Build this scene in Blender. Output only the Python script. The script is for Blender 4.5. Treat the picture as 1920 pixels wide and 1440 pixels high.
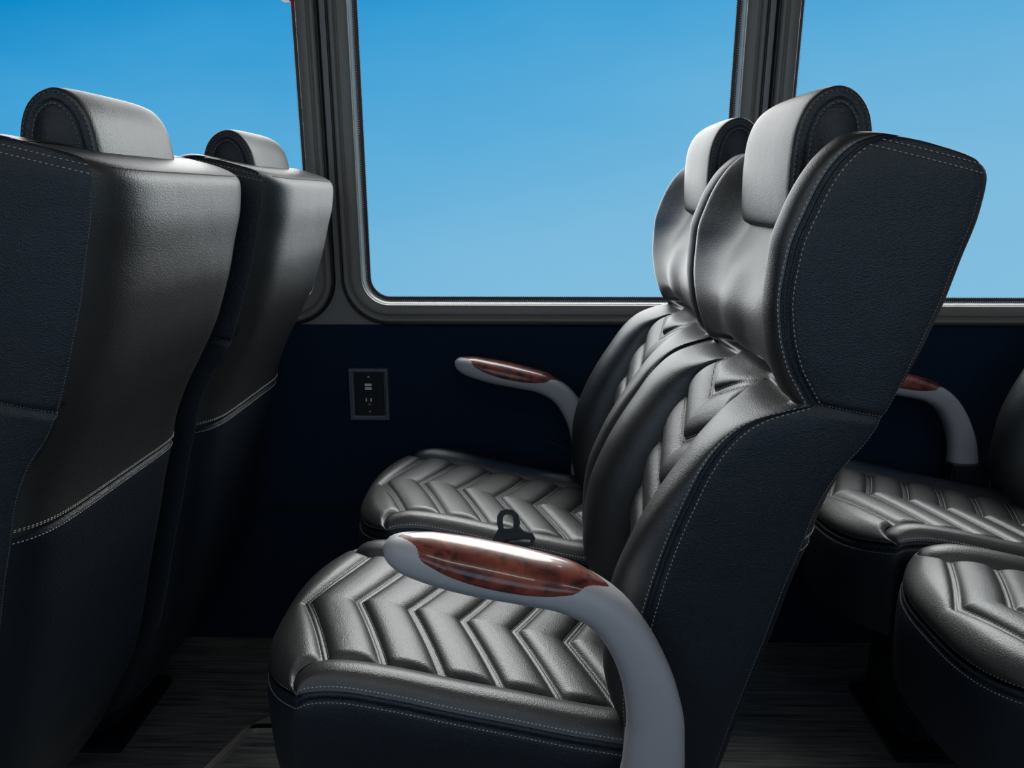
import bpy, math, random
import numpy as np
random.seed(4)
for o in list(bpy.data.objects): bpy.data.objects.remove(o)
C = bpy.context.scene.collection
R = math.radians
SC = bpy.context.scene

# ------------------------------------------------------------------ camera
EYE = 1.10
cam = bpy.data.cameras.new('camera'); camo = bpy.data.objects.new('camera', cam); C.objects.link(camo)
camo.location = (0, 0, EYE); camo.rotation_euler = (R(90-13.8), 0, R(1.0))
cam.sensor_fit = 'HORIZONTAL'; cam.sensor_width = 36; cam.lens = 36*1445/1920; cam.clip_start = .02
SC.camera = camo

# ------------------------------------------------------------------ light, sky, exposure
SC.view_settings.view_transform = 'Standard'; SC.view_settings.look = 'None'
SC.view_settings.gamma = 1; SC.view_settings.use_curve_mapping = False
SC.view_settings.exposure = 0.0
SUN_E, GLOW_ANG, GLOW_EL, GLOW_AZ = 14.5, 82, 27, 0        # wide lamp imitating bright sky and ground glare outside the window wall
FILL_W = 7
SKY2_E = 1.1
def lin(r, g, b):
    f = lambda c: c/12.92 if c <= .04045 else ((c+.055)/1.055)**2.4
    return (f(r/255), f(g/255), f(b/255), 1)
W = bpy.data.worlds.new('World'); SC.world = W; W.use_nodes = True
nt = W.node_tree; nt.nodes.clear()
def N(t, kind, **kw):
    n = t.nodes.new(kind)
    for k, v in kw.items(): setattr(n, k, v)
    return n
out = N(nt, 'ShaderNodeOutputWorld'); bg = N(nt, 'ShaderNodeBackground'); bg.inputs[1].default_value = 1.0
tc = N(nt, 'ShaderNodeTexCoord'); sep = N(nt, 'ShaderNodeSeparateXYZ'); nt.links.new(tc.outputs['Generated'], sep.inputs[0])
ns = N(nt, 'ShaderNodeTexNoise'); ns.inputs['Scale'].default_value = 2.2; ns.inputs['Detail'].default_value = 4
mpn = N(nt, 'ShaderNodeMapping'); mpn.inputs['Scale'].default_value = (1, 1, 3); mpn.inputs['Rotation'].default_value = (0, R(24), 0)
nt.links.new(tc.outputs['Generated'], mpn.inputs[0]); nt.links.new(mpn.outputs[0], ns.inputs['Vector'])
m1 = N(nt, 'ShaderNodeMath', operation='MULTIPLY_ADD'); m1.inputs[1].default_value = -.21      # deeper to the left
nt.links.new(sep.outputs[0], m1.inputs[0]); nt.links.new(sep.outputs[2], m1.inputs[2])
m2 = N(nt, 'ShaderNodeMath', operation='MULTIPLY_ADD'); m2.inputs[1].default_value = -.16
m3 = N(nt, 'ShaderNodeMath', operation='ADD'); m3.inputs[1].default_value = .08
nt.links.new(ns.outputs[0], m2.inputs[0]); nt.links.new(m1.outputs[0], m3.inputs[0]); nt.links.new(m3.outputs[0], m2.inputs[2])
ramp = N(nt, 'ShaderNodeValToRGB'); cr = ramp.color_ramp
mr = N(nt, 'ShaderNodeMapRange'); mr.inputs[1].default_value = -.5; mr.inputs[2].default_value = .5
nt.links.new(m2.outputs[0], mr.inputs[0]); nt.links.new(mr.outputs[0], ramp.inputs[0])
cr.elements[0].position = .08; cr.elements[0].color = lin(122, 150, 168)
cr.elements[1].position = 1.0; cr.elements[1].color = lin(0, 112, 184)
for p_, c_ in ((.28, lin(134, 192, 224)), (.44, lin(124, 187, 223)), (.60, lin(92, 173, 219)), (.72, lin(58, 158, 214)), (.82, lin(0, 138, 202))):
    e = cr.elements.new(p_); e.color = c_
nt.links.new(ramp.outputs[0], bg.inputs[0]); nt.links.new(bg.outputs[0], out.inputs[0])

sky_glow = bpy.data.lights.new('sky_glow', 'SUN'); sky_glow.energy = SUN_E; sky_glow.angle = R(GLOW_ANG); sky_glow.color = (1.0, .965, .90)
so = bpy.data.objects.new('sky_glow', sky_glow); C.objects.link(so)
so.rotation_euler = (-R(90-GLOW_EL), 0, -R(GLOW_AZ)); so.location = (0, 6, 4)
s2 = bpy.data.lights.new('bright_sky_aisle_side', 'SUN'); s2.energy = SKY2_E; s2.angle = R(90); s2.color = (1, .98, .95)
s2o = bpy.data.objects.new('bright_sky_aisle_side', s2); C.objects.link(s2o); s2o.rotation_euler = (R(65), 0, 0); s2o.location = (0, -6, 4)

# ------------------------------------------------------------------ helpers
def mesh_obj(name, V, F, mat, parent=None, smooth=True):
    me = bpy.data.meshes.new(name); me.from_pydata([tuple(v) for v in V], [], F)
    me.materials.append(mat)
    if smooth: me.polygons.foreach_set('use_smooth', [True]*len(me.polygons))
    me.update()
    o = bpy.data.objects.new(name, me); C.objects.link(o)
    if parent: o.parent = parent
    return o
def empty(name, label, cat, loc=(0,0,0), group=None):
    o = bpy.data.objects.new(name, None); C.objects.link(o); o.location = loc; o.empty_display_size = .05
    tag(o, label, cat, group); return o
def tag(o, label, cat, group=None):
    o['label'] = label; o['category'] = cat
    if group: o['group'] = group
def struct(o, label=None):
    o['kind'] = 'structure'
    if label: o['label'] = label
    return o
def interp(pts):
    """monotone cubic through (t, v) points"""
    t = np.array([p[0] for p in pts], float); v = np.array([p[1] for p in pts], float)
    h = np.diff(t); d = np.diff(v)/h; m = np.zeros(len(t))
    for i in range(1, len(t)-1):
        if d[i-1]*d[i] > 0:
            w1 = 2*h[i]+h[i-1]; w2 = h[i]+2*h[i-1]; m[i] = (w1+w2)/(w1/d[i-1]+w2/d[i])
    m[0] = d[0]; m[-1] = d[-1]
    def f(x):
        x = np.clip(np.asarray(x, float), t[0], t[-1]); i = np.clip(np.searchsorted(t, x)-1, 0, len(t)-2)
        s = (x-t[i])/h[i]
        return ((2*s**3-3*s**2+1)*v[i] + (s**3-2*s**2+s)*h[i]*m[i] + (-2*s**3+3*s**2)*v[i+1] + (s**3-s**2)*h[i]*m[i+1])
    return f
def sstep(x, a, b):
    t = np.clip((x-a)/(b-a), 0, 1); return t*t*(3-2*t)
def grid_faces(nr, nc, closed=False):
    F = []
    for j in range(nr-1):
        for i in range(nc-1 if not closed else nc):
            k = (i+1) % nc
            F.append((j*nc+i, j*nc+k, (j+1)*nc+k, (j+1)*nc+i))
    return F
def grid_obj(name, V, mat, parent=None, closed=False):
    nr, nc = V.shape[:2]
    return mesh_obj(name, V.reshape(-1, 3), grid_faces(nr, nc, closed), mat, parent)
def box(x0, x1, y0, y1, z0, z1, b=0.0):
    V = []; F = []
    if b <= 0:
        V = [(x, y, z) for x in (x0, x1) for y in (y0, y1) for z in (z0, z1)]
        F = [(0,1,3,2),(4,6,7,5),(0,4,5,1),(2,3,7,6),(0,2,6,4),(1,5,7,3)]
        return V, F
    import bmesh
    bm = bmesh.new(); bmesh.ops.create_cube(bm, size=1)
    for v in bm.verts:
        v.co = ((x0+x1)/2+v.co.x*(x1-x0), (y0+y1)/2+v.co.y*(y1-y0), (z0+z1)/2+v.co.z*(z1-z0))
    bmesh.ops.bevel(bm, geom=list(bm.edges), offset=b, segments=2, affect='EDGES')
    bm.verts.index_update()
    V = [tuple(v.co) for v in bm.verts]; F = [tuple(v.index for v in f.verts) for f in bm.faces]; bm.free()
    return V, F
def join(parts):
    V = []; F = []
    for v, f in parts:
        n = len(V); V += list(v); F += [tuple(i+n for i in q) for q in f]
    return V, F
def box_obj(name, x0, x1, y0, y1, z0, z1, mat, parent=None, b=0.0):
    V, F = box(x0, x1, y0, y1, z0, z1, b); return mesh_obj(name, V, F, mat, parent, smooth=False)
def resample(P, step):
    P = np.asarray(P, float); seg = np.linalg.norm(np.diff(P, axis=0), axis=1); s = np.concatenate([[0], np.cumsum(seg)])
    n = max(2, int(s[-1]/step)); q = np.linspace(0, s[-1], n+1)
    return np.stack([np.interp(q, s, P[:, k]) for k in range(3)], 1)
def stitches(P, nrm, step=.0046, ln=.0034, r=.0008, lift=.0004):
    """small thread beads along a polyline that lies on a surface"""
    P = np.asarray(P, float); nrm = np.asarray(nrm, float)
    if nrm.ndim == 1: nrm = np.tile(nrm, (len(P), 1))
    Q = resample(P, step)
    d = np.linalg.norm(np.diff(P, axis=0), axis=1); s = np.concatenate([[0], np.cumsum(d)])
    q = np.linspace(0, s[-1], len(Q)); NN = np.stack([np.interp(q, s, nrm[:, k]) for k in range(3)], 1)
    V = []; F = []
    for i in range(len(Q)-1):
        a, b = Q[i], Q[i+1]; t = b-a; L = np.linalg.norm(t)
        if L < 1e-6: continue
        t /= L; n = NN[i]; n = n-t*np.dot(n, t); ln_ = np.linalg.norm(n)
        if ln_ < 1e-6: continue
        n /= ln_; bt = np.cross(t, n); c = (a+b)/2+n*lift; k = len(V)
        V += [c-t*ln/2, c+t*ln/2, c+n*r, c+bt*r, c-n*r, c-bt*r]
        F += [(k, k+2, k+3), (k, k+3, k+4), (k, k+4, k+5), (k, k+5, k+2), (k+1, k+3, k+2), (k+1, k+4, k+3), (k+1, k+5, k+4), (k+1, k+2, k+5)]
    return V, F

# ------------------------------------------------------------------ materials
def mat(name, col, rough=.5, metal=0, spec=.5, coat=0, coat_r=.1):
    m = bpy.data.materials.new(name); m.use_nodes = True; b = m.node_tree.nodes['Principled BSDF']
    b.inputs['Base Color'].default_value = (*col[:3], 1); b.inputs['Roughness'].default_value = rough
    b.inputs['Metallic'].default_value = metal; b.inputs['Specular IOR Level'].default_value = spec
    b.inputs['Coat Weight'].default_value = coat; b.inputs['Coat Roughness'].default_value = coat_r
    return m
def bump(m, layers):
    t = m.node_tree; b = t.nodes['Principled BSDF']; tcx = N(t, 'ShaderNodeTexCoord'); prev = None
    for kind, scale, strength, dist, stretch in layers:
        mp = N(t, 'ShaderNodeMapping'); mp.inputs['Scale'].default_value = stretch; t.links.new(tcx.outputs['Object'], mp.inputs[0])
        if kind == 'noise':
            n = N(t, 'ShaderNodeTexNoise'); n.inputs['Scale'].default_value = scale; n.inputs['Detail'].default_value = 3; o_ = n.outputs[0]
        else:
            n = N(t, 'ShaderNodeTexVoronoi'); n.feature = 'SMOOTH_F1'; n.inputs['Scale'].default_value = scale; o_ = n.outputs['Distance']
        t.links.new(mp.outputs[0], n.inputs['Vector'])
        bp = N(t, 'ShaderNodeBump'); bp.inputs['Strength'].default_value = strength; bp.inputs['Distance'].default_value = dist
        t.links.new(o_, bp.inputs['Height'])
        if prev: t.links.new(prev.outputs[0], bp.inputs['Normal'])
        prev = bp
    t.links.new(prev.outputs[0], b.inputs['Normal'])
leather = mat('black_leather', (.098, .102, .104), .43, metal=.82, spec=.5)
leather.node_tree.nodes['Principled BSDF'].inputs['Specular Tint'].default_value = (.35, .35, .36, 1)
bump(leather, [('noise', 9, .35, .004, (1,1,1)), ('voronoi', 620, .45, .0007, (1, 1, 1.25)), ('noise', 1100, .2, .0002, (1,1,1))])
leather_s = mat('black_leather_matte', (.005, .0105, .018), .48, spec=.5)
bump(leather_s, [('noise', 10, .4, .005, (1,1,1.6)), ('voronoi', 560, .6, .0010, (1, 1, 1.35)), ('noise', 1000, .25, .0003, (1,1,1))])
thread = mat('grey_thread', (.42, .41, .38), .7)
thread_d = mat('dark_thread', (.16, .16, .17), .7)
armgrey = mat('grey_soft_plastic', (.40, .405, .43), .42); bump(armgrey, [('noise', 1400, .15, .0002, (1,1,1))])
carpet = mat('dark_wall_fabric', (.008, .021, .044), .95, spec=.15); bump(carpet, [('noise', 700, .6, .001, (1,1,1))])
blackpl = mat('black_plastic', (.012, .014, .019), .35)
trimgrey = mat('charcoal_pillar_plastic', (.21, .205, .20), .42)
frameblk = mat('black_window_frame', (.19, .18, .165), .42)
rubber = mat('black_rubber', (.008, .008, .010), .45)
edgewhite = mat('daylit_edge_white', (.85, .82, .76), .35)  # edge strip; its white stands in for daylight leaking through the dotted glass
frit = mat('black_frit_band', (.035, .026, .027), .5)
fritdot = mat('daylit_frit_dots', (.75, .78, .80), .5)  # pale tone imitates outside light shining through the dots
steel = mat('pale_worn_metal', (.62, .56, .46), .38, metal=.7)
red = mat('red_plastic', (.62, .05, .05), .45)
lightpl = mat('roof_lining', (.20, .19, .18), .8)
usbw = mat('pale_port_insert', (.75, .78, .85), .4)
# burl wood with lacquer
wood = mat('red_burl_wood', (.16, .03, .02), .32, coat=.55, coat_r=.04, spec=.5)
t = wood.node_tree; b = t.nodes['Principled BSDF']
tcx = N(t, 'ShaderNodeTexCoord'); n1 = N(t, 'ShaderNodeTexNoise'); n1.inputs['Scale'].default_value = 48; n1.inputs['Detail'].default_value = 7; n1.inputs['Distortion'].default_value = .7
r1 = N(t, 'ShaderNodeValToRGB'); r1.color_ramp.elements[0].position = .34; r1.color_ramp.elements[0].color = (.030, .006, .005, 1)
r1.color_ramp.elements[1].position = .68; r1.color_ramp.elements[1].color = (.27, .062, .036, 1)
e = r1.color_ramp.elements.new(.48); e.color = (.15, .030, .020, 1)
t.links.new(tcx.outputs['Object'], n1.inputs['Vector']); t.links.new(n1.outputs[0], r1.inputs[0]); t.links.new(r1.outputs[0], b.inputs['Base Color'])
# wood-look vinyl floor
floorm = mat('dark_wood_vinyl', (.03, .03, .028), .42)
t = floorm.node_tree; b = t.nodes['Principled BSDF']; tcx = N(t, 'ShaderNodeTexCoord')
mp = N(t, 'ShaderNodeMapping'); mp.inputs['Scale'].default_value = (2.2, 46, 1); n1 = N(t, 'ShaderNodeTexNoise'); n1.inputs['Scale'].default_value = 2.4; n1.inputs['Detail'].default_value = 8; n1.inputs['Distortion'].default_value = .9
r1 = N(t, 'ShaderNodeValToRGB'); r1.color_ramp.elements[0].position = .3; r1.color_ramp.elements[0].color = (.04, .045, .046, 1)
r1.color_ramp.elements[1].position = .72; r1.color_ramp.elements[1].color = (.24, .235, .21, 1)
t.links.new(tcx.outputs['Object'], mp.inputs[0]); t.links.new(mp.outputs[0], n1.inputs['Vector']); t.links.new(n1.outputs[0], r1.inputs[0]); t.links.new(r1.outputs[0], b.inputs['Base Color'])
bp = N(t, 'ShaderNodeBump'); bp.inputs['Strength'].default_value = .3; bp.inputs['Distance'].default_value = .002; t.links.new(n1.outputs[0], bp.inputs['Height']); t.links.new(bp.outputs[0], b.inputs['Normal'])
# window glass: clear pane with a fresnel reflection
glass = bpy.data.materials.new('window_glass'); glass.use_nodes = True; t = glass.node_tree; t.nodes.clear()
o_ = N(t, 'ShaderNodeOutputMaterial'); mx = N(t, 'ShaderNodeMixShader'); tr = N(t, 'ShaderNodeBsdfTransparent'); gl = N(t, 'ShaderNodeBsdfGlossy'); fr = N(t, 'ShaderNodeFresnel')
fr.inputs[0].default_value = 1.10; gl.inputs['Roughness'].default_value = .02; tr.inputs[0].default_value = (.97, .985, .99, 1)
t.links.new(fr.outputs[0], mx.inputs[0]); t.links.new(tr.outputs[0], mx.inputs[1]); t.links.new(gl.outputs[0], mx.inputs[2]); t.links.new(mx.outputs[0], o_.inputs[0])

# ------------------------------------------------------------------ the bus shell
WY = 1.78                # inner face of window wall at sill height
LEAN = .035
WC, WHALF, WPITCH = .0415, .402, .945
WZ0, WZ1 = .868, 1.72
XA, XB = -2.4, 3.2
ob = box_obj('floor', XA, XB, -.9, WY+.06, -.04, 0, floorm); struct(ob, 'dark wood-look vinyl floor')
ob = box_obj('wall_right', XA, XB, WY, WY+.05, 0, .812, carpet); struct(ob, 'dark navy fabric lined wall under the windows')
V, F = box(XA, XB, WY-.035, WY, 0, .345, .004)
ob = mesh_obj('trim_1', V, F, carpet, smooth=False); struct(ob, 'low dark ledge along the foot of the wall')
ob = box_obj('ceiling', XA, XB, -.95, WY+.06, 1.95, 1.99, lightpl); struct(ob, 'roof lining')
ob = box_obj('wall_front', XA-.04, XA, -.95, WY+.06, -.04, 1.99, lightpl); struct(ob)
ob = box_obj('wall_back', XB, XB+.04, -.95, WY+.06, -.04, 1.99, lightpl); struct(ob)
def rrect(cx, hx, z0, z1, r, d, n=14):
    P = []
    rr = r+d
    for (qx, qz, a0) in ((cx+hx-r, z1-r, 0), (cx-hx+r, z1-r, 90), (cx-hx+r, z0+r, 180), (cx+hx-r, z0+r, 270)):
        for i in range(n+1):
            a = R(a0+90*i/n); P.append((qx+rr*math.cos(a), qz+rr*math.sin(a)))
    return P
def wy(z): return WY - LEAN*max(0, (z-.81))
def side_wall(sgn, yfun, name, n0, n1):
    """pillar wall with one rounded hole per window; sgn is the direction towards outside"""
    V = []; F = []
    for k in range(n0, n1+1):
        cx = WC+k*WPITCH; P = rrect(cx, WHALF, WZ0, WZ1, .055, .052)
        x0, x1 = cx-WPITCH/2, cx+WPITCH/2; Q = []
        for (px, pz) in P:
            dx, dz = px-cx, pz-(WZ0+WZ1)/2; hz = (1.95-.805)/2; cz = (1.95+.805)/2
            s = min((WPITCH/2)/max(1e-6, abs(dx)), (1.95-pz+1e-6+dz)/max(1e-6, dz) if dz > 0 else (pz-dz-.805)/max(1e-6, -dz))
            Q.append((cx+dx*s, (WZ0+WZ1)/2+dz*s))
        # put true corners in
        for (cxx, czz) in ((x0, .805), (x1, .805), (x0, 1.95), (x1, 1.95)):
            j = min(range(len(Q)), key=lambda i: (Q[i][0]-cxx)**2+(Q[i][1]-czz)**2); Q[j] = (cxx, czz)
        n = len(P); b0 = len(V)
        for (px, pz) in P: V.append((px, yfun(pz), pz))
        for (px, pz) in Q: V.append((px, yfun(pz), pz))
        for (px, pz) in P: V.append((px, yfun(pz)+sgn*.06, pz))
        for i in range(n):
            j = (i+1) % n
            F.append((b0+i, b0+j, b0+n+j, b0+n+i)); F.append((b0+i, b0+2*n+i, b0+2*n+j, b0+j))
    return mesh_obj(name, V, F, trimgrey, smooth=False)
pw = side_wall(1, wy, 'trim_2', -2, 3); struct(pw, 'charcoal plastic pillars around the windows')
# frame profile: (offset outwards from the clear edge, height towards the room)
def sweep(P_of_d, prof, yfun, closed=True, sgn=1):
    rows = []
    for (d, h) in prof:
        rows.append([(x, yfun(z)-sgn*h, z) for (x, z) in P_of_d(d)])
    return np.array(rows)
def window(k, idx):
    cx = WC+k*WPITCH; pr_ = lambda d: rrect(cx, WHALF, WZ0, WZ1, .045, d, 12)
    root = mesh_obj('window_%d' % idx, *pane(pr_, wy, .022), glass, smooth=False); struct(root, 'clear bus window pane with black frame')
    grid_obj('frit_band', sweep(pr_, [(0, -.0205), (.011, -.0205)], wy), frit, root, closed=True)
    grid_obj('daylit_strip', sweep(pr_, [(.0105, -.019), (.0135, -.003), (.0155, -.001), (.0157, -.012)], wy), edgewhite, root, closed=True)
    grid_obj('frame', sweep(pr_, [(.0152, -.02), (.0155, .008), (.017, .0105), (.036, .0135), (.0385, .013), (.0395, .008), (.0425, .008), (.044, .012), (.047, .0155), (.051, .0165), (.0545, .0145), (.0565, .010), (.0572, .005)], wy), frameblk, root, closed=True)
    grid_obj('rubber_gasket', sweep(pr_, [(.0568, .001), (.057, .010), (.0595, .012), (.0625, .009), (.064, .0), (.0645, -.003)], wy), rubber, root, closed=True)
    if -1 <= k <= 1:      # tiny dot rows of the frit
        V = []; F = []
        for d, s in ((-.0012, .0017), (.0085, .0015)):
            P = [(x, 0, z) for x, z in pr_(d)]; P.append(P[0]); Q = resample(P, .0048)
            for q in Q:
                y = wy(q[2])+.0195; b0 = len(V); h = s/2*1.1
                for (ax, az) in ((-h, -h), (h, -h), (h, h), (-h, h)): V.append((q[0]+ax, y, q[2]+az))
                F.append((b0, b0+1, b0+2, b0+3))
        dd = mesh_obj('frit_dots', V, F, fritdot, root, smooth=False); dd['kind'] = 'stuff'
    return root
def pane(pr_, yfun, back):
    P = pr_(.012); n = len(P)
    V = [(x, yfun(z)+back, z) for x, z in P]
    return V, [tuple(range(n))]
for idx, k in enumerate((-2, -1, 0, 1, 2, 3)): window(k, idx+1)
# red release latch at the top of the left window
lt = box_obj('emergency_latch', WC-WPITCH+WHALF-.012, WC-WPITCH+WHALF+.010, wy(1.5)-.022, wy(1.5)+.004, 1.493, 1.56, red, b=.003)
tag(lt, 'small red emergency release latch at the top of the left pillar', 'latch')
# opposite (camera side) wall with its own windows
def wyl(z): return -.88 + LEAN*max(0, z-.81)
ob = box_obj('wall_left', XA, XB, -.93, -.88, 0, .812, carpet); struct(ob)
pl = side_wall(-1, wyl, 'trim_3', -2, 3); struct(pl)
for idx, k in enumerate((-2, -1, 0, 1, 2, 3)):
    pr_ = (lambda cx: (lambda d: rrect(cx, WHALF, WZ0, WZ1, .045, d, 8)))(WC+k*WPITCH)
    g_ = mesh_obj('window_%d' % (idx+7), *pane(pr_, wyl, -.022), glass, smooth=False); struct(g_)
    grid_obj('frame', sweep(pr_, [(0, -.02), (.0155, .008), (.036, .0135), (.0545, .0145), (.064, 0)], wyl, sgn=-1), frameblk, g_, closed=True)
# added fill strips, unseen above the aisle, for neutral light on the pillars
fillm = bpy.data.materials.new('fill_emitter'); fillm.use_nodes = True; t = fillm.node_tree; b = t.nodes['Principled BSDF']
b.inputs['Emission Color'].default_value = (1, .95, .88, 1); b.inputs['Emission Strength'].default_value = FILL_W
for i, x in enumerate((-1.2, .1, 1.4)):
    lo = empty('fill_strip', ('front', 'middle', 'rear')[i]+' added fill light strip on the roof lining above the aisle', 'fill light', (x, .1, 1.945))
    box_obj('fill_housing', -.5, .5, -.07, .07, -.02, .004, lightpl, lo, b=.004)
    box_obj('fill_panel', -.48, .48, -.055, .055, -.028, -.018, fillm, lo, b=.003)

# ------------------------------------------------------------------ seat geometry (local: x back, y across, z up)
HW = .20
# ---- cushion
zc = interp([(-.36, .530), (-.30, .531), (-.24, .528), (-.16, .515), (-.09, .499), (0, .480), (.06, .467), (.13, .455), (.22, .44)])
acr = interp([(-.36, .20), (-.352, .20), (-.342, .189), (-.325, .171), (-.300, .155), (-.27, .146), (-.22, .141), (-.12, .139), (.22, .137)])
rollp = interp([(0, -.002), (.10, .006), (.24, .0125), (.42, .0155), (.62, .0135), (.80, .008), (.93, .001), (1, -.007)])
RIM = .007
XL, XBK = -.352, .165
def xfront(y): return XL + .078*np.abs(np.asarray(y)/HW)**3.0
def Xof(x, y):
    x = np.asarray(x, float); X = x.copy()
    for _ in range(25): X = x-(xfront(y)-XL)*(1-np.clip((X-XL)/(XBK-XL), 0, 1))**3
    return X
def front_drop(x, y):
    e = np.clip(x-xfront(y), 0, .075)/.075
    return (.036-.022*np.abs(np.asarray(y)/HW)**4)*(1-np.sqrt(np.clip(1-(1-e)**2, 0, 1)))
APEX0, PITCH, SLOPE = -.316, .0755, .50
def chev_d(u, y, slope, p0, pitch, nmax):
    ph = (u-slope*np.abs(y)*(1-.9*np.abs(y))-p0)/pitch
    n = np.clip(np.round(ph), 0, nmax); return np.abs(ph-n)*pitch/math.sqrt(1+slope*slope)
def pad(d, P=.0105, w=.0040, k=.0075):
    return P*(1-np.exp(-np.maximum(0, d-w)/k)) + .0012*np.exp(-(d/.0018)**2)
def panel_z(x, y):
    a = acr(Xof(x, y)); m = np.clip((HW-a)/.06, 0, 1)
    base = zc(x)-front_drop(x, y)
    d = chev_d(x, y, SLOPE, APEX0, PITCH, 6)
    fade = sstep(x-xfront(y), 0, .03)
    e = np.clip(a-np.abs(y), 0, 1)
    edge = np.clip(1-e/.014, 0, 1)**2
    return base+pad(d)*fade*(1-edge*(1-.45*m)) - edge*(.001*m+.007*(1-m)) - .006*fade*(1-edge*(1-m))
def bolster_z(x, y, tau):
    a = acr(Xof(x, y)); m = np.clip((HW-a)/.06, 0, 1)
    return zc(x)-front_drop(x, y)+m*rollp(tau)-(1-m)*RIM - .006*sstep(x-xfront(y), 0, .03)*(1-tau)*m
def rim_z(x, y): return zc(x)-front_drop(x, y)-RIM
def make_cushion(seat):
    ns, nt_ = 290, 190
    sg = np.linspace(0, 1, ns)**1.12; X = XL+sg*(XBK-XL)
    ta = np.linspace(-1, 1, nt_); ta = np.sign(ta)*(1-(1-np.abs(ta))**1.15)
    XX = np.repeat(X[:, None], nt_, 1); Y = ta[None, :]*acr(XX)
    x = XX+(xfront(Y)-XL)*(1-sg[:, None])**3
    Z = panel_z(x, Y)
    cu = grid_obj('cushion', np.stack([x, Y, Z], -1), leather, seat)
    for s in (-1, 1):
        X2 = np.linspace(XL+.0004, XBK, 150); tb = np.linspace(0, 1, 26)
        XX = np.repeat(X2[:, None], 26, 1); A = acr(XX); Y = s*(A+(HW-A)*tb[None, :]); sgx = (XX-XL)/(XBK-XL)
        x = XX+(xfront(Y)-XL)*(1-sgx)**3
        Z = bolster_z(x, Y, np.repeat(tb[None, :], 150, 0))
        Y = Y+s*.004*np.sin(np.pi*tb)[None, :]**2
        grid_obj('side_bolster', np.stack([x, Y, Z], -1), leather, cu)
    # outline path
    ys = np.linspace(-HW, HW, 70); fx = xfront(ys)
    n1 = 60; side = np.linspace(XBK, fx[0], n1)[:-1]
    path = [(x, -HW) for x in side]+[(a_, b_) for a_, b_ in zip(fx, ys)]+[(x, HW) for x in side[::-1]]
    P = np.array(path); T = np.gradient(P, axis=0); T /= np.linalg.norm(T, axis=1)[:, None]
    NR = np.stack([-T[:, 1], T[:, 0]], 1)          # outward
    if NR[0, 1] > 0: NR = -NR
    ztop = np.array([rim_z(x, y) for x, y in P])
    prof = [(0, -.001), (-.0018, -.0028), (-.004, .0000), (-.006, .0012), (-.0085, .0002), (-.0115, -.0028), (-.0145, .0008), (-.020, .0030), (-.04, .0045), (-.08, .0035), (-.13, .001), (-.18, -.004)]
    V = np.zeros((len(prof), len(P), 3))
    for j, (dz, off) in enumerate(prof):
        V[j, :, 0] = P[:, 0]+NR[:, 0]*off; V[j, :, 1] = P[:, 1]+NR[:, 1]*off
        V[j, :, 2] = ztop+dz if dz > -.1 else np.maximum(ztop+dz, .0)
    V[-1, :, 2] = .335; V[-2, :, 2] = .37
    grid_obj('seat_skirt', V, leather_s, cu)
    # stitching
    S = []
    up = np.array([0, 0, 1.0])
    for dz, off in ((.0030, .0009), (-.0150, .0014)):
        p = np.stack([P[:, 0]+NR[:, 0]*off, P[:, 1]+NR[:, 1]*off, ztop+dz], 1)
        if dz > 0: p[:, :2] -= NR*.0022; p[:, 2] += .0022
        nn = np.stack([NR[:, 0], NR[:, 1], np.full(len(P), .8 if dz > 0 else 0.05)], 1)
        S.append(stitches(p, nn, step=.0050))
    for n in range(0, 7):
        for off in (-.0046, .0046):
            ys_ = np.linspace(-.139, .139, 90); xs_ = APEX0+n*PITCH+SLOPE*np.abs(ys_)*(1-.9*np.abs(ys_))+off*1.118
            ok = (np.abs(ys_) < acr(Xof(xs_, ys_))-.002) & (xs_ > xfront(ys_)+.012); 
            if ok.sum() < 5: continue
            p = np.stack([xs_[ok], ys_[ok], panel_z(xs_[ok], ys_[ok])], 1); S.append(stitches(p, up, step=.0044))
    st = mesh_obj('stitching', *join(S), thread, cu, smooth=False); st['kind'] = 'stuff'
    return cu

# ---- back
xsf = interp([(.10, -.06), (.20, .02), (.30, .08), (.40, .125), (.46, .125), (.52, .122), (.56, .127), (.62, .138), (.668, .149), (.715, .162), (.76, .178), (.811, .200), (.845, .226), (.862, .252), (.872, .284), (.879, .306), (.890, .300), (.92, .283), (.96, .271), (.994, .267), (1.038, .272), (1.071, .285), (1.108, .304), (1.139, .330), (1.153, .350), (1.165, .365)])
xri = interp([(.10, -.08), (.20, .0), (.30, .07), (.40, .135), (.459, .124), (.50, .106), (.547, .097), (.60, .098), (.643, .104), (.707, .127), (.75, .149), (.788, .173), (.83, .203), (.855, .232), (.868, .262), (.878, .290), (.889, .284), (.91, .274), (.95, .262), (.992, .257), (1.04, .259), (1.071, .270), (1.113, .294), (1.144, .320), (1.165, .340)])
xce = interp([(.10, -.05), (.20, .03), (.30, .10), (.40, .17), (.50, .162), (.60, .163), (.704, .186), (.77, .214), (.838, .250), (.866, .270), (.884, .302), (.892, .318), (.905, .292), (.93, .273), (.965, .267), (1.0, .275), (1.04, .300), (1.07, .322), (1.1, .346), (1.14, .366), (1.165, .385)])
xbs = interp([(.10, .01), (.14, .06), (.17, .105), (.22, .140), (.28, .172), (.32, .195), (.417, .227), (.478, .242), (.529, .256), (.601, .276), (.656, .290), (.703, .304), (.755, .318), (.806, .340), (.861, .371), (.915, .399), (.961, .416), (.995, .427), (1.039, .437), (1.10, .449), (1.165, .455)])
aback = interp([(.10, .10), (.60, .104), (.80, .104), (.835, .100), (.86, .088), (.878, .070), (.886, .060)])
BZ0, BPITCH, BSL, NCH = .838, .0675, .52, 7
def front_cols():
    c = []
    return c
xbs0 = xbs
xbs = lambda z: xbs0(z)+.007
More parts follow.
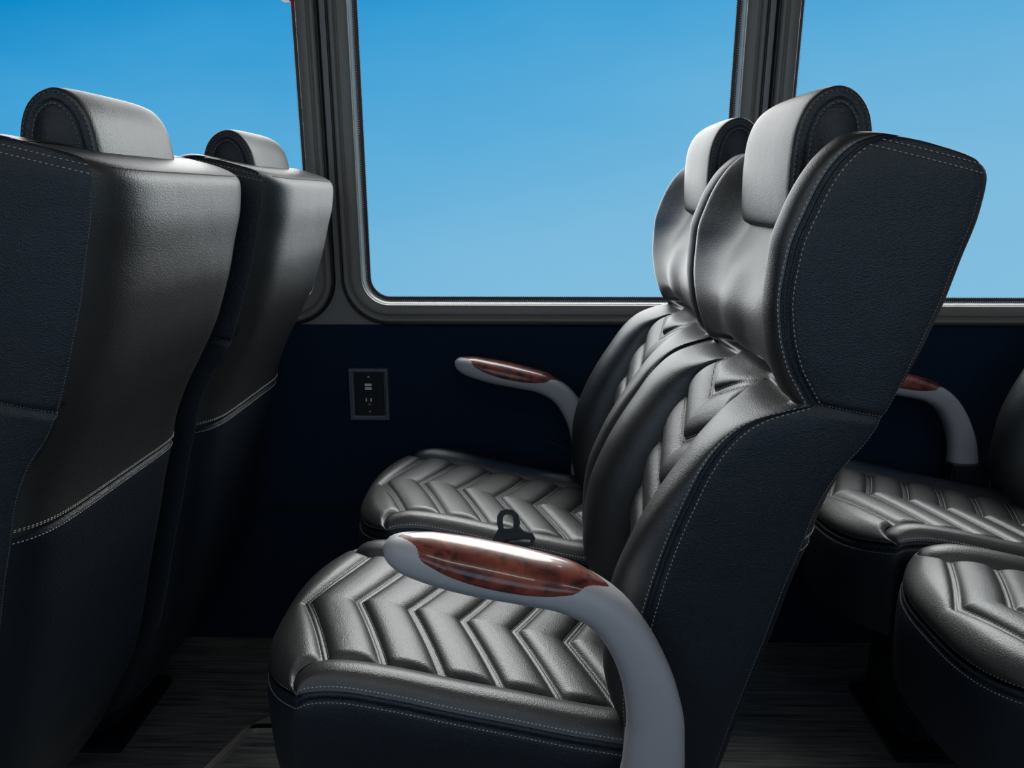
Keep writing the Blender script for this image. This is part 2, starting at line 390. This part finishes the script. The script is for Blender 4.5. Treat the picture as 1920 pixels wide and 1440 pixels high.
def make_back(seat):
    zz = np.concatenate([np.arange(.10, .42, .006), np.arange(.42, .80, .0024), np.arange(.80, .93, .0016), np.arange(.93, 1.125, .0026)])
    capq = np.sin(np.linspace(0, 1, 16)[1:]*math.pi/2)
    nz = len(zz); NROW = nz+len(capq)
    nside, nwelt, nrim, nbol, npan, nrear = 22, 9, 12, 26, 126, 70
    cols = []                                   # (region, tau, sign)
    cols += [('side', t_, -1) for t_ in np.linspace(0, 1, nside, endpoint=False)]
    cols += [('welt', t_, -1) for t_ in np.linspace(0, 1, nwelt, endpoint=False)]
    cols += [('rim', t_, -1) for t_ in np.linspace(0, 1, nrim, endpoint=False)]
    cols += [('bol', t_, -1) for t_ in np.linspace(0, 1, nbol, endpoint=False)]
    cols += [('pan', t_, 1) for t_ in np.linspace(-1, 1, npan)]
    cols += [('bol', 1-t_, 1) for t_ in np.linspace(0, 1, nbol+1)[1:]]
    cols += [('rim', 1-t_, 1) for t_ in np.linspace(0, 1, nrim+1)[1:]]
    cols += [('welt', 1-t_, 1) for t_ in np.linspace(0, 1, nwelt+1)[1:]]
    cols += [('side', 1-t_, 1) for t_ in np.linspace(0, 1, nside+1)[1:]]
    cols += [('rear', 1-2*t_, 1) for t_ in np.linspace(0, 1, nrear+1)[1:-1]]
    NC = len(cols); V = np.zeros((NROW, NC, 3)); WELT = .0108
    reg = [c[0] for c in cols]
    def row(z):
        xf, xr, xc, xb, a = xsf(z), xri(z), xce(z), xbs(z), aback(z)
        up = sstep(z, .868, .892); YR = HW-.028; P = []
        a = a*(1-up)+.07*up
        waist = .010*np.exp(-((z-.8785)/.006)**2)
        for (rg, t_, s) in cols:
            zo = 0
            if rg == 'side':
                x = xb+(xf+WELT-xb)*t_; y = HW+.005*math.sin(math.pi*min(1, max(0, t_)))**.6
                zo = .016*(1-t_)*math.exp(-((z-.862)/.05)**2)*-1
                y -= .0035*math.exp(-((z-.8785)/.004)**2)
            elif rg == 'welt':
                x = xf+WELT*(1-t_); y = HW-.0035*math.sin(math.pi*t_)**.5+.0030*math.exp(-((t_-.5)/.16)**2)
            elif rg == 'rim':
                an = t_*math.pi/2; y = YR+(HW-YR)*math.cos(an)**.9; x = xf-(xf-xr)*math.sin(an)+waist*t_*.5
            elif rg == 'bol':
                y = YR-(YR-a)*t_
                lo = xr+(xc+.004-xr)*(1-math.sqrt(max(0, 1-t_**2.2))) if t_ < 1 else xc+.004
                hi = xr+(xc-xr)*(1-(1-min(1, t_*1.0))**2.2)*.5+(xc-xr)*.5*(t_*t_*(3-2*t_))
                x = lo*(1-up)+hi*up+waist
            elif rg == 'pan':
                y = a*t_
                d = chev_d(-z, y, -BSL, -BZ0, BPITCH, NCH) if False else None
                ph = (z-BSL*abs(y)*(1-.6*abs(y))-BZ0)/BPITCH; n = min(0, max(-NCH, round(ph))); d = abs(ph-n)*BPITCH/math.sqrt(1+BSL**2)
                e = min(1, (1-abs(t_))*a/.016); ed = (1-e)**2
                top = math.exp(-max(0, .889-z)/.006) if z < .889 else 1
                lo = xc-float(pad(np.array(d), .012))*(1-ed)*(1-top)+ed*.004+.004
                hi = xc-.005*math.cos(t_*math.pi/2)**2*(1-sstep(z, 1.0, 1.06))
                x = lo*(1-up)+hi*up+waist*.3; y = y if True else y
            else:
                y = HW*t_; bl = (1-abs(t_)**8)
                hem = .004*math.exp(-((z-.715)/.004)**2)
                x = xb+.028*bl-hem*bl; 
            P.append((x, y*(s if rg not in ('pan', 'rear') else 1), z+zo))
        return np.array(P)
    for j, z in enumerate(zz):
        V[j] = row(z)
    base = V[nz-1].copy(); xm = .392
    zt = zz[-1]
    for i, q in enumerate(capq):
        k = math.sqrt(max(0, 1-q*q)); r_ = row(min(1.165, zt+.034*q))
        kx = .04+.96*max(0, 1-q**5)**.2 if q < 1 else .04; ky = 1-.045*(1-k)
        r_[:, 0] = xm+(r_[:, 0]-xm)*kx; r_[:, 1] *= ky; r_[:, 2] = zt+.034*q
        V[nz+i] = r_
    tilt = .24*(V[:, :, 0]-.38)*sstep(V[:, :, 2], 1.0, 1.13); V[:, :, 2] -= tilt
    Zrow = np.concatenate([zz, np.full(len(capq), 1.2)])
    def sub(name, j0, j1, i0, i1, m_, parent):
        idx = [i % NC for i in range(i0, i1+1)]
        return grid_obj(name, V[j0:j1+1][:, idx], m_, parent)
    jw = int(np.argmin(abs(zz-.8785))); js = int(np.argmin(abs(zz-.8785))); jh = int(np.argmin(abs(zz-.715))); jb = int(np.argmin(abs(zz-.445)))
    c0 = 0; c1 = nside; c2 = c1+nwelt; c3 = c2+nrim; c4 = c3+nbol; c5 = c4+npan-1; c6 = c5+nbol; c7 = c6+nrim; c8 = c7+nwelt; c9 = c8+nside
    br = sub('backrest', 0, jw, c4, c5, leather, seat)
    sub('back_bolster', 0, jw, c2, c4, leather, br); sub('back_bolster', 0, jw, c5, c7, leather, br)
    sub('head_section', jw, NROW-1, c2, c7, leather, br)
    sub('side_panel', 0, js, c0, c2, leather_s, br); sub('side_panel', 0, js, c7, c9, leather_s, br)
    sub('wing_panel', js, NROW-1, c0, c2, leather_s, br); sub('wing_panel', js, NROW-1, c7, c9, leather_s, br)
    sub('rear_panel', jh, NROW-1, c9, NC, leather, br); sub('lower_rear_panel', 0, jh, c9, NC, leather_s, br)
    # stitching
    Sx = []; Sd = []
    ctr = lambda p: p
    for s, cw0, cw1 in ((-1, c1, c2), (1, c8, c7)):
        for ci, dx in ((cw0, .0022), (cw1, -.0022)):
            for (ja, jbb) in ((jb-20, jw-1), (jw+1, nz+4)):
                p = V[ja:jbb, ci].copy(); p[:, 0] += dx; 
                inw = dx < 0
                nn = np.tile(np.array([-.6 if inw else 0, s, 0.0]), (len(p), 1))
                if inw: p[:, 1] -= s*.0004
                Sx.append(stitches(p, nn, step=.0056, ln=.0042, r=.0007, lift=.0010))
        # wing top edge to the rear corner, and a second row
        for jr in (nz+4, nz+7):
            idx = list(range(c1, c0-1, -1)) if s < 0 else list(range(c8, c9+1))
            p = V[jr, idx]; Sx.append(stitches(p, np.array([0, s, .5]), step=.0056, ln=.0042, r=.0007, lift=.001))
        idx = list(range(c0, c1)) if s < 0 else list(range(c8, c9))
        p = V[jw+1, idx]; Sd.append(stitches(p, np.array([0, s, 0.0]), step=.0036, ln=.0022, r=.0007, lift=.001))
        p = V[40:nz, c0 if s < 0 else c9].copy(); p[:, 0] -= .001; Sd.append(stitches(p, np.array([.4, s, 0.0]), step=.0036, ln=.003, r=.0006, lift=.0006))
    rear = list(range(c9, NC))+[0]
    for dz in (-.0065, .0065, .0105):
        j = int(np.argmin(abs(zz-(.715+dz)))); Sx.append(stitches(V[j, rear], np.array([1, 0, 0.0]), step=.0046, ln=.0036, r=.0009, lift=.0008))
    for jr in (nz+8,):
        Sd.append(stitches(V[jr, rear[3:-3]], np.array([.7, 0, .7]), step=.0032, ln=.0031, r=.0008, lift=.0003))
    for n in range(0, NCH+1):
        for off in (-.0048, .0048):
            ys_ = np.linspace(-.102, .102, 80); z_ = BZ0-n*BPITCH+BSL*np.abs(ys_)*(1-.6*np.abs(ys_))+off*1.127
            ok = (np.abs(ys_) < aback(z_)-.003) & (z_ < .882) & (z_ > .43)
            if ok.sum() < 5: continue
            z_, y_ = z_[ok], ys_[ok]; pts = []
            for y, z in zip(y_, z_):
                j = np.searchsorted(zz, z)-1; r0 = V[j, c4:c5+1]; x = np.interp(y, r0[:, 1], r0[:, 0]); pts.append((x-.0002, y, z))
            Sx.append(stitches(np.array(pts), np.array([-1, 0, 0.3]), step=.0044))
    st = mesh_obj('stitching', *join(Sx), thread, br, smooth=False); st['kind'] = 'stuff'
    st = mesh_obj('seam_thread', *join(Sd), thread_d, br, smooth=False); st['kind'] = 'stuff'
    return br

# ---- headrest pillow
HP = [(.310, 1.062), (.303, 1.071), (.300, 1.10), (.3, 1.14), (.303, 1.172), (.313, 1.197), (.329, 1.212), (.348, 1.217), (.366, 1.210), (.380, 1.193), (.387, 1.17), (.391, 1.13), (.392, 1.08), (.36, 1.056), (.328, 1.054)]
def closed_curve(P, n):
    P = np.array(P); K = len(P); out_ = []
    for i in range(K):
        p0, p1, p2, p3 = P[i-1], P[i], P[(i+1) % K], P[(i+2) % K]
        for q in np.linspace(0, 1, n, endpoint=False):
            out_.append(.5*((2*p1)+(-p0+p2)*q+(2*p0-5*p1+4*p2-p3)*q*q+(-p0+3*p1-3*p2+p3)*q**3))
    return np.array(out_)
def make_headrest(seat):
    P = closed_curve(HP, 8); cen = P.mean(0); hw = .101
    T = np.roll(P, -1, 0)-np.roll(P, 1, 0); T /= np.linalg.norm(T, axis=1)[:, None]; NRM = np.stack([T[:, 1], -T[:, 0]], 1)
    if np.dot(NRM[0], P[0]-cen) < 0: NRM = -NRM
    ys = np.concatenate([[-hw, -hw+.0015], np.linspace(-hw+.004, hw-.004, 24), [hw-.0015, hw]])
    rows = []
    for y in ys:
        e = hw-abs(y); off = -.0035 if e < 1e-6 else (-.001 if e < .002 else 0.003*(1-(y/hw)**4))
        rows.append(np.stack([P[:, 0]+NRM[:, 0]*off, np.full(len(P), y), P[:, 1]+NRM[:, 1]*off], 1))
    h = grid_obj('headrest', np.array(rows), leather, seat, closed=True)
    S = []
    for s in (-1, 1):
        prof = [(0, -.0035), (-.0012, -.0048), (.0012, -.0075), (.0018, -.010), (.0008, -.013), (-.001, -.0155), (.0015, -.018), (.004, -.024)]
        rr = [np.stack([P[:, 0]+NRM[:, 0]*o2, np.full(len(P), s*(hw+h2)), P[:, 1]+NRM[:, 1]*o2], 1) for h2, o2 in prof]
        base = P+NRM*-.024
        for k in (.8, .55, .3, .02):
            q = cen+(base-cen)*k; rr.append(np.stack([q[:, 0], np.full(len(P), s*(hw+.004+.009*(1-k*k))), q[:, 1]], 1))
        grid_obj('end_panel', np.array(rr), leather_s, h, closed=True)
        for off, dy, yy in ((-.0170, .0020, 0), (-.0040, -.0006, 0)):
            q = P+NRM*off; pp = np.stack([q[:, 0], np.full(len(P), s*(hw+dy)), q[:, 1]], 1); pp = np.vstack([pp, pp[:1]])
            nn = np.array([0, s, 0.0]) if not yy else np.vstack([np.stack([NRM[:, 0], np.full(len(P), s*.5), NRM[:, 1]], 1), [[NRM[0, 0], s*.5, NRM[0, 1]]]])
            S.append(stitches(pp, nn, step=.0056, ln=.0044, r=.0008, lift=.0006))
    st = mesh_obj('stitching', *join(S), thread_d, h, smooth=False); st['kind'] = 'stuff'
    return h

# ---- armrest
ARM = [(-.1515, .733, .003), (-.148, .732, .010), (-.140, .729, .0155), (-.125, .724, .0205), (-.10, .718, .0235), (-.05, .707, .0255), (0, .697, .0245), (.040, .687, .0235), (.070, .673, .0235), (.092, .656, .0240), (.112, .630, .0250), (.130, .595, .0270), (.143, .555, .0300), (.150, .510, .0330), (.150, .465, .0355), (.145, .425, .037), (.138, .395, .038)]
def make_armrest(seat, y0, dx, up, zcut):
    A = np.array([a for a in ARM if a[1] > zcut]); n = 90
    s = np.concatenate([[0], np.cumsum(np.hypot(np.diff(A[:, 0]), np.diff(A[:, 1])))]); q = np.linspace(0, 1, n)**1.15*s[-1]
    fx, fz, fh = interp(list(zip(s, A[:, 0]))), interp(list(zip(s, A[:, 1]))), interp(list(zip(s, A[:, 2])))
    X, Z, Hh = fx(q), fz(q), fh(q); tx, tz = np.gradient(X), np.gradient(Z); L = np.hypot(tx, tz); tx, tz = tx/L, tz/L
    nx, nz_ = -tz, tx                                # 'up' normal of the arm
    bw = interp([(0, .004), (.004, .013), (.015, .022), (.04, .030), (.09, .037), (.15, .038), (.21, .034), (.28, .028), (.42, .025), (.6, .025)])(q)
    th = np.linspace(0, 2*math.pi, 44, endpoint=False)
    ex = lambda c, e: np.sign(c)*np.abs(c)**e
    def sec(scale, ths):
        V = np.zeros((n, len(ths), 3))
        for i in range(n):
            c, sn = ex(np.cos(ths), .8), ex(np.sin(ths), .8)
            V[i, :, 0] = X[i]+nx[i]*Hh[i]*scale*sn; V[i, :, 2] = Z[i]+nz_[i]*Hh[i]*scale*sn; V[i, :, 1] = bw[i]*scale*c
        return V
    V = sec(1, th); V[:, :, 0] += dx; V[:, :, 2] += up; V[:, :, 1] += y0
    a = grid_obj('armrest', V, armgrey, seat, closed=True)
    # inlay
    i0, i1 = np.searchsorted(q, .0045), np.searchsorted(q, .240); rows = []
    for i in range(i0, i1+1):
        w = (q[i]-q[i0])/(q[i1]-q[i0]); w = min(1, max(0, w)); ht = R(88+22*w)*(max(0, math.sin(math.pi*w**.92)))**(.32+.2*w)+.01
        tt = np.linspace(math.pi/2-ht, math.pi/2+ht, 25); edge = 1-np.abs(np.linspace(-1, 1, 25))**8
        sc = .985+(.10+.04*(1-np.abs(np.linspace(-1, 1, 25))))*edge*min(1, 6*w, 6*(1-w)+.02)
        c, sn = np.cos(tt), np.sin(tt)
        rows.append(np.stack([X[i]+nx[i]*Hh[i]*sc*sn+dx, bw[i]*sc*c+y0, Z[i]+nz_[i]*Hh[i]*sc*sn+up], 1))
    wo = grid_obj('wood_inlay', np.array(rows), wood, a); wo['label'] = 'glossy red burl wood inlay'
    s_ = 1 if y0 < 0 else -1
    zb = zcut-.01
    br = box_obj('bracket', dx+.105, dx+.185, min(y0, y0+s_*.045), max(y0, y0+s_*.045), zb-.05+up, zb+.03+up, blackpl, a, b=.006); br['label'] = 'black armrest bracket'
    return a

def make_pedestal(seat):
    V1 = box(-.16, .04, -.10, .10, .02, .36, .02); V2 = box(-.18, .06, -.12, .12, 0, .022, .006)
    return mesh_obj('pedestal', *join([V1, V2]), blackpl, seat, smooth=False)

LABELS = {
 'A1': 'large black leather seat seen from behind, filling the left edge of the view',
 'A2': 'black leather seat seen from behind, beside the left window pillar',
 'B1': 'whole black chevron-quilted seat in front with the large wood-inlaid armrest',
 'B2': 'black chevron-quilted seat half hidden behind the front one, next to the power outlet wall',
 'C1': 'black quilted seat at the lower right, only its cushion nose showing',
 'C2': 'black quilted seat at the right edge by the wall, with curved grey armrest'}
G = 'black leather bus seats in rows of two'
proto = empty('bus_seat', LABELS['B1'], 'seat', (0, 1.01, 0), G)
make_cushion(proto); make_back(proto); hr = make_headrest(proto); make_pedestal(proto)
def copy_tree(o, parent=None):
    c = o.copy(); C.objects.link(c)
    if parent: c.parent = parent
    for ch in list(o.children): copy_tree(ch, c)
    return c
# (key, x shift, y centre, headrest shift)
PLACES = [('B2', .005, 1.44, 0, .006), ('A1', -.905, 1.01, .026, 0), ('A2', -.872, 1.44, .026, -.012), ('C1', .94, 1.01, 0, 0), ('C2', .92, 1.44, 0, 0)]
seats = {'B1': proto}
for key, dx, yc, hs, hz in PLACES:
    c = copy_tree(proto); c.location = (dx, yc, 0); c['label'] = LABELS[key]; seats[key] = c
    for ch in c.children:
        if ch.name.startswith('headrest'): ch.location.x += hs; ch.location.z += hz
for key, s in seats.items():
    if key == 'B2':
        for ch in s.children:
            if ch.name.startswith('cushion'): ch.location = (.030, 0, .018)
    if key[1] == '1': make_armrest(s, -.246, 0, 0, .38)
    elif key == 'C2': make_armrest(s, .262, -.060, -.015, .50)
    else: make_armrest(s, .262, -.012, 0, .38)

# ------------------------------------------------------------------ power outlet on the wall
po = empty('power_outlet', 'black power outlet with two ports on the dark wall below the window', 'power outlet', (-.3715, WY, .6375))
def bev_frame(x0, x1, z0, z1, w, y0, y1, y2):
    """picture-frame moulding: outer edge at y0, ridge y1, inner lip y2"""
    prof = [(0, y0), (.001, y1+.002), (.004, y1), (w*.55, (y1+y2)/2), (w, y2)]
    rows = []
    for d, y in prof:
        rows.append([(x0+d, y, z0+d), (x1-d, y, z0+d), (x1-d, y, z1-d), (x0+d, y, z1-d)])
    return np.array(rows)
ofr = mat('outlet_frame_plastic', (.16, .18, .22), .35)
Vf = bev_frame(-.0465, .0465, -.063, .063, .0115, 0, -.016, -.005); o1 = mesh_obj('surround_frame', Vf.reshape(-1, 3), grid_faces(5, 4, True), ofr, po, smooth=False)
box_obj('cover_plate', -.036, .036, -.0085, 0, -.053, .053, blackpl, po, b=.002)
box_obj('socket_face', -.017, .017, -.011, -.007, -.034, .034, rubber, po, b=.001)
for z in (.0245, .0155):
    u = box_obj('port', -.0085, .0075, -.0125, -.0105, z-.003, z+.003, usbw, po, b=.0006); u['label'] = 'pale rectangular charging port'
for x, w in ((-.0065, .0010), (.0050, .0013)):
    box_obj('socket_slot', x-w*1.4, x+w*1.4, -.0130, -.0105, -.0165, -.0080, usbw, po)
V = [(-.0045, -.0122, -.0255), (.0045, -.0122, -.0255), (.0030, -.0122, -.0215), (0, -.0122, -.0195), (-.0030, -.0122, -.0215)]
mesh_obj('ground_slot', V+[(x, -.010, z) for x, _, z in V], [(0, 1, 2, 3, 4), (0, 5, 6, 1), (1, 6, 7, 2), (2, 7, 8, 3), (3, 8, 9, 4), (4, 9, 5, 0)], ofr, po, smooth=False)
for z in (.043, -.042):
    a = np.linspace(0, 2*math.pi, 12, endpoint=False)
    rows = np.array([[(r_*math.cos(t_), y, z+r_*math.sin(t_)) for t_ in a] for r_, y in ((.0028, -.007), (.0026, -.0095), (.0016, -.0102), (.0001, -.0102))])
    grid_obj('screw', rows, steel, po, closed=True)

# ------------------------------------------------------------------ seat belt tongue between the two middle seats
bt = empty('seat_belt_tongue', 'black seat belt tongue with square hole lying between the two middle seats', 'seat belt', (-.030, 1.222, .541))
bt.scale = (1.25, 1.25, 1.25)
def ring_plate(outer, inner, th):
    n = len(outer); V = []
    for y in (-th/2, th/2):
        V += [(x, y, z) for x, z in outer]; V += [(x, y, z) for x, z in inner]
    F = []
    for i in range(n):
        j = (i+1) % n
        F += [(i, j, n+j, n+i), (2*n+i, 3*n+i, 3*n+j, 2*n+j), (i, 2*n+i, 2*n+j, j), (n+i, n+j, 3*n+j, 3*n+i)]
    return V, F
outer = [(-.006, -.004), (.012, -.006), (.0165, .002), (.018, .012), (.0155, .022), (.008, .0285), (-.001, .0295), (-.009, .027), (-.0135, .020), (-.0140, .010), (-.0115, .002), (-.009, -.002)]
inner = [(-.003, .003), (.005, .003), (.0085, .0045), (.009, .011), (.0085, .018), (.0055, .0215), (.001, .0225), (-.0035, .021), (-.0058, .017), (-.0056, .011), (-.005, .006), (-.0045, .0035)]
tp = mesh_obj('latch_plate', *ring_plate(outer, inner, .0026), blackpl, bt, smooth=False)
body = [(-.030, -.026), (.026, -.022), (.036, -.018), (.039, -.010), (.035, -.003), (.024, -.001), (.016, .005), (.012, -.001), (-.008, -.001), (-.011, .004), (-.018, -.008)]
m = len(body); V = [(x, -.004, z) for x, z in body]+[(x, .004, z) for x, z in body]
F = [tuple(range(m)), tuple(range(2*m-1, m-1, -1))]+[(i, m+i, m+(i+1) % m, (i+1) % m) for i in range(m)]
mesh_obj('tongue_body', V, F, blackpl, bt, smooth=False)
s = np.linspace(0, 1, 24); wx = -.030+.062*s; wz = -.024+.014*np.sin(s*math.pi*.62)
V = np.zeros((4, 24, 3)); 
for r_, (dy, dz) in enumerate(((-.010, -.004), (-.0065, 0), (.0, .0), (.0, -.003))): V[r_, :, 0] = wx; V[r_, :, 1] = dy; V[r_, :, 2] = wz+dz
grid_obj('webbing_loop', V, rubber, bt)
bt.rotation_euler = (R(-16), 0, 0)
V, F = join([box(-.030, .030, -.012, .012, -.0012, .0012, .0008), box(-.030, .030, -.012, -.006, .0014, .0026, .0004)])
be = mesh_obj('seat_belt_webbing', V, F, blackpl, smooth=False); be.location = (.075, 1.672, .548); be.rotation_euler = (R(-4), R(27), 0)
tag(be, 'short black belt strap beside the wall, behind the far middle seat cushion', 'seat belt')

# ------------------------------------------------------------------ bent metal bar on the floor
def bar(P, w, h):
    V = []; F = []
    n = len(P)
    for i, p in enumerate(P):
        a_ = np.array(P[max(0, i-1)]); b_ = np.array(P[min(n-1, i+1)]); d = (b_-a_)[:2]; d = d/np.linalg.norm(d); nn = np.array([-d[1], d[0]])
        for s, z in ((-1, 0), (1, 0), (1, h), (-1, h)): V.append((p[0]+nn[0]*w/2*s, p[1]+nn[1]*w/2*s, z+.0))
    for i in range(n-1):
        for k in range(4): F.append((i*4+k, i*4+(k+1) % 4, i*4+4+(k+1) % 4, i*4+4+k))
    F += [(0, 1, 2, 3), tuple(4*(n-1)+k for k in (3, 2, 1, 0))]
    return V, F
ba = empty('floor_bracket', 'bent pale metal bar on the floor left of the front middle seat', 'bracket', (-.576, 1.394, 0))
mesh_obj('bar', *bar([(-.10, -.30), (-.037, -.107), (-.006, -.012), (.004, 0), (.02, .004), (.20, .004)], .014, .012), steel, ba, smooth=False)
V = [(-.002, -.004, .012), (.20, -.004, .012), (.20, .05, .012), (.035, .04, .012), (.008, .014, .012)]
mesh_obj('plate', V+[(x, y, .001) for x, y, z in V], [(0, 1, 2, 3, 4), (0, 5, 6, 1), (1, 6, 7, 2), (2, 7, 8, 3), (3, 8, 9, 4), (4, 9, 5, 0)], steel, ba, smooth=False)
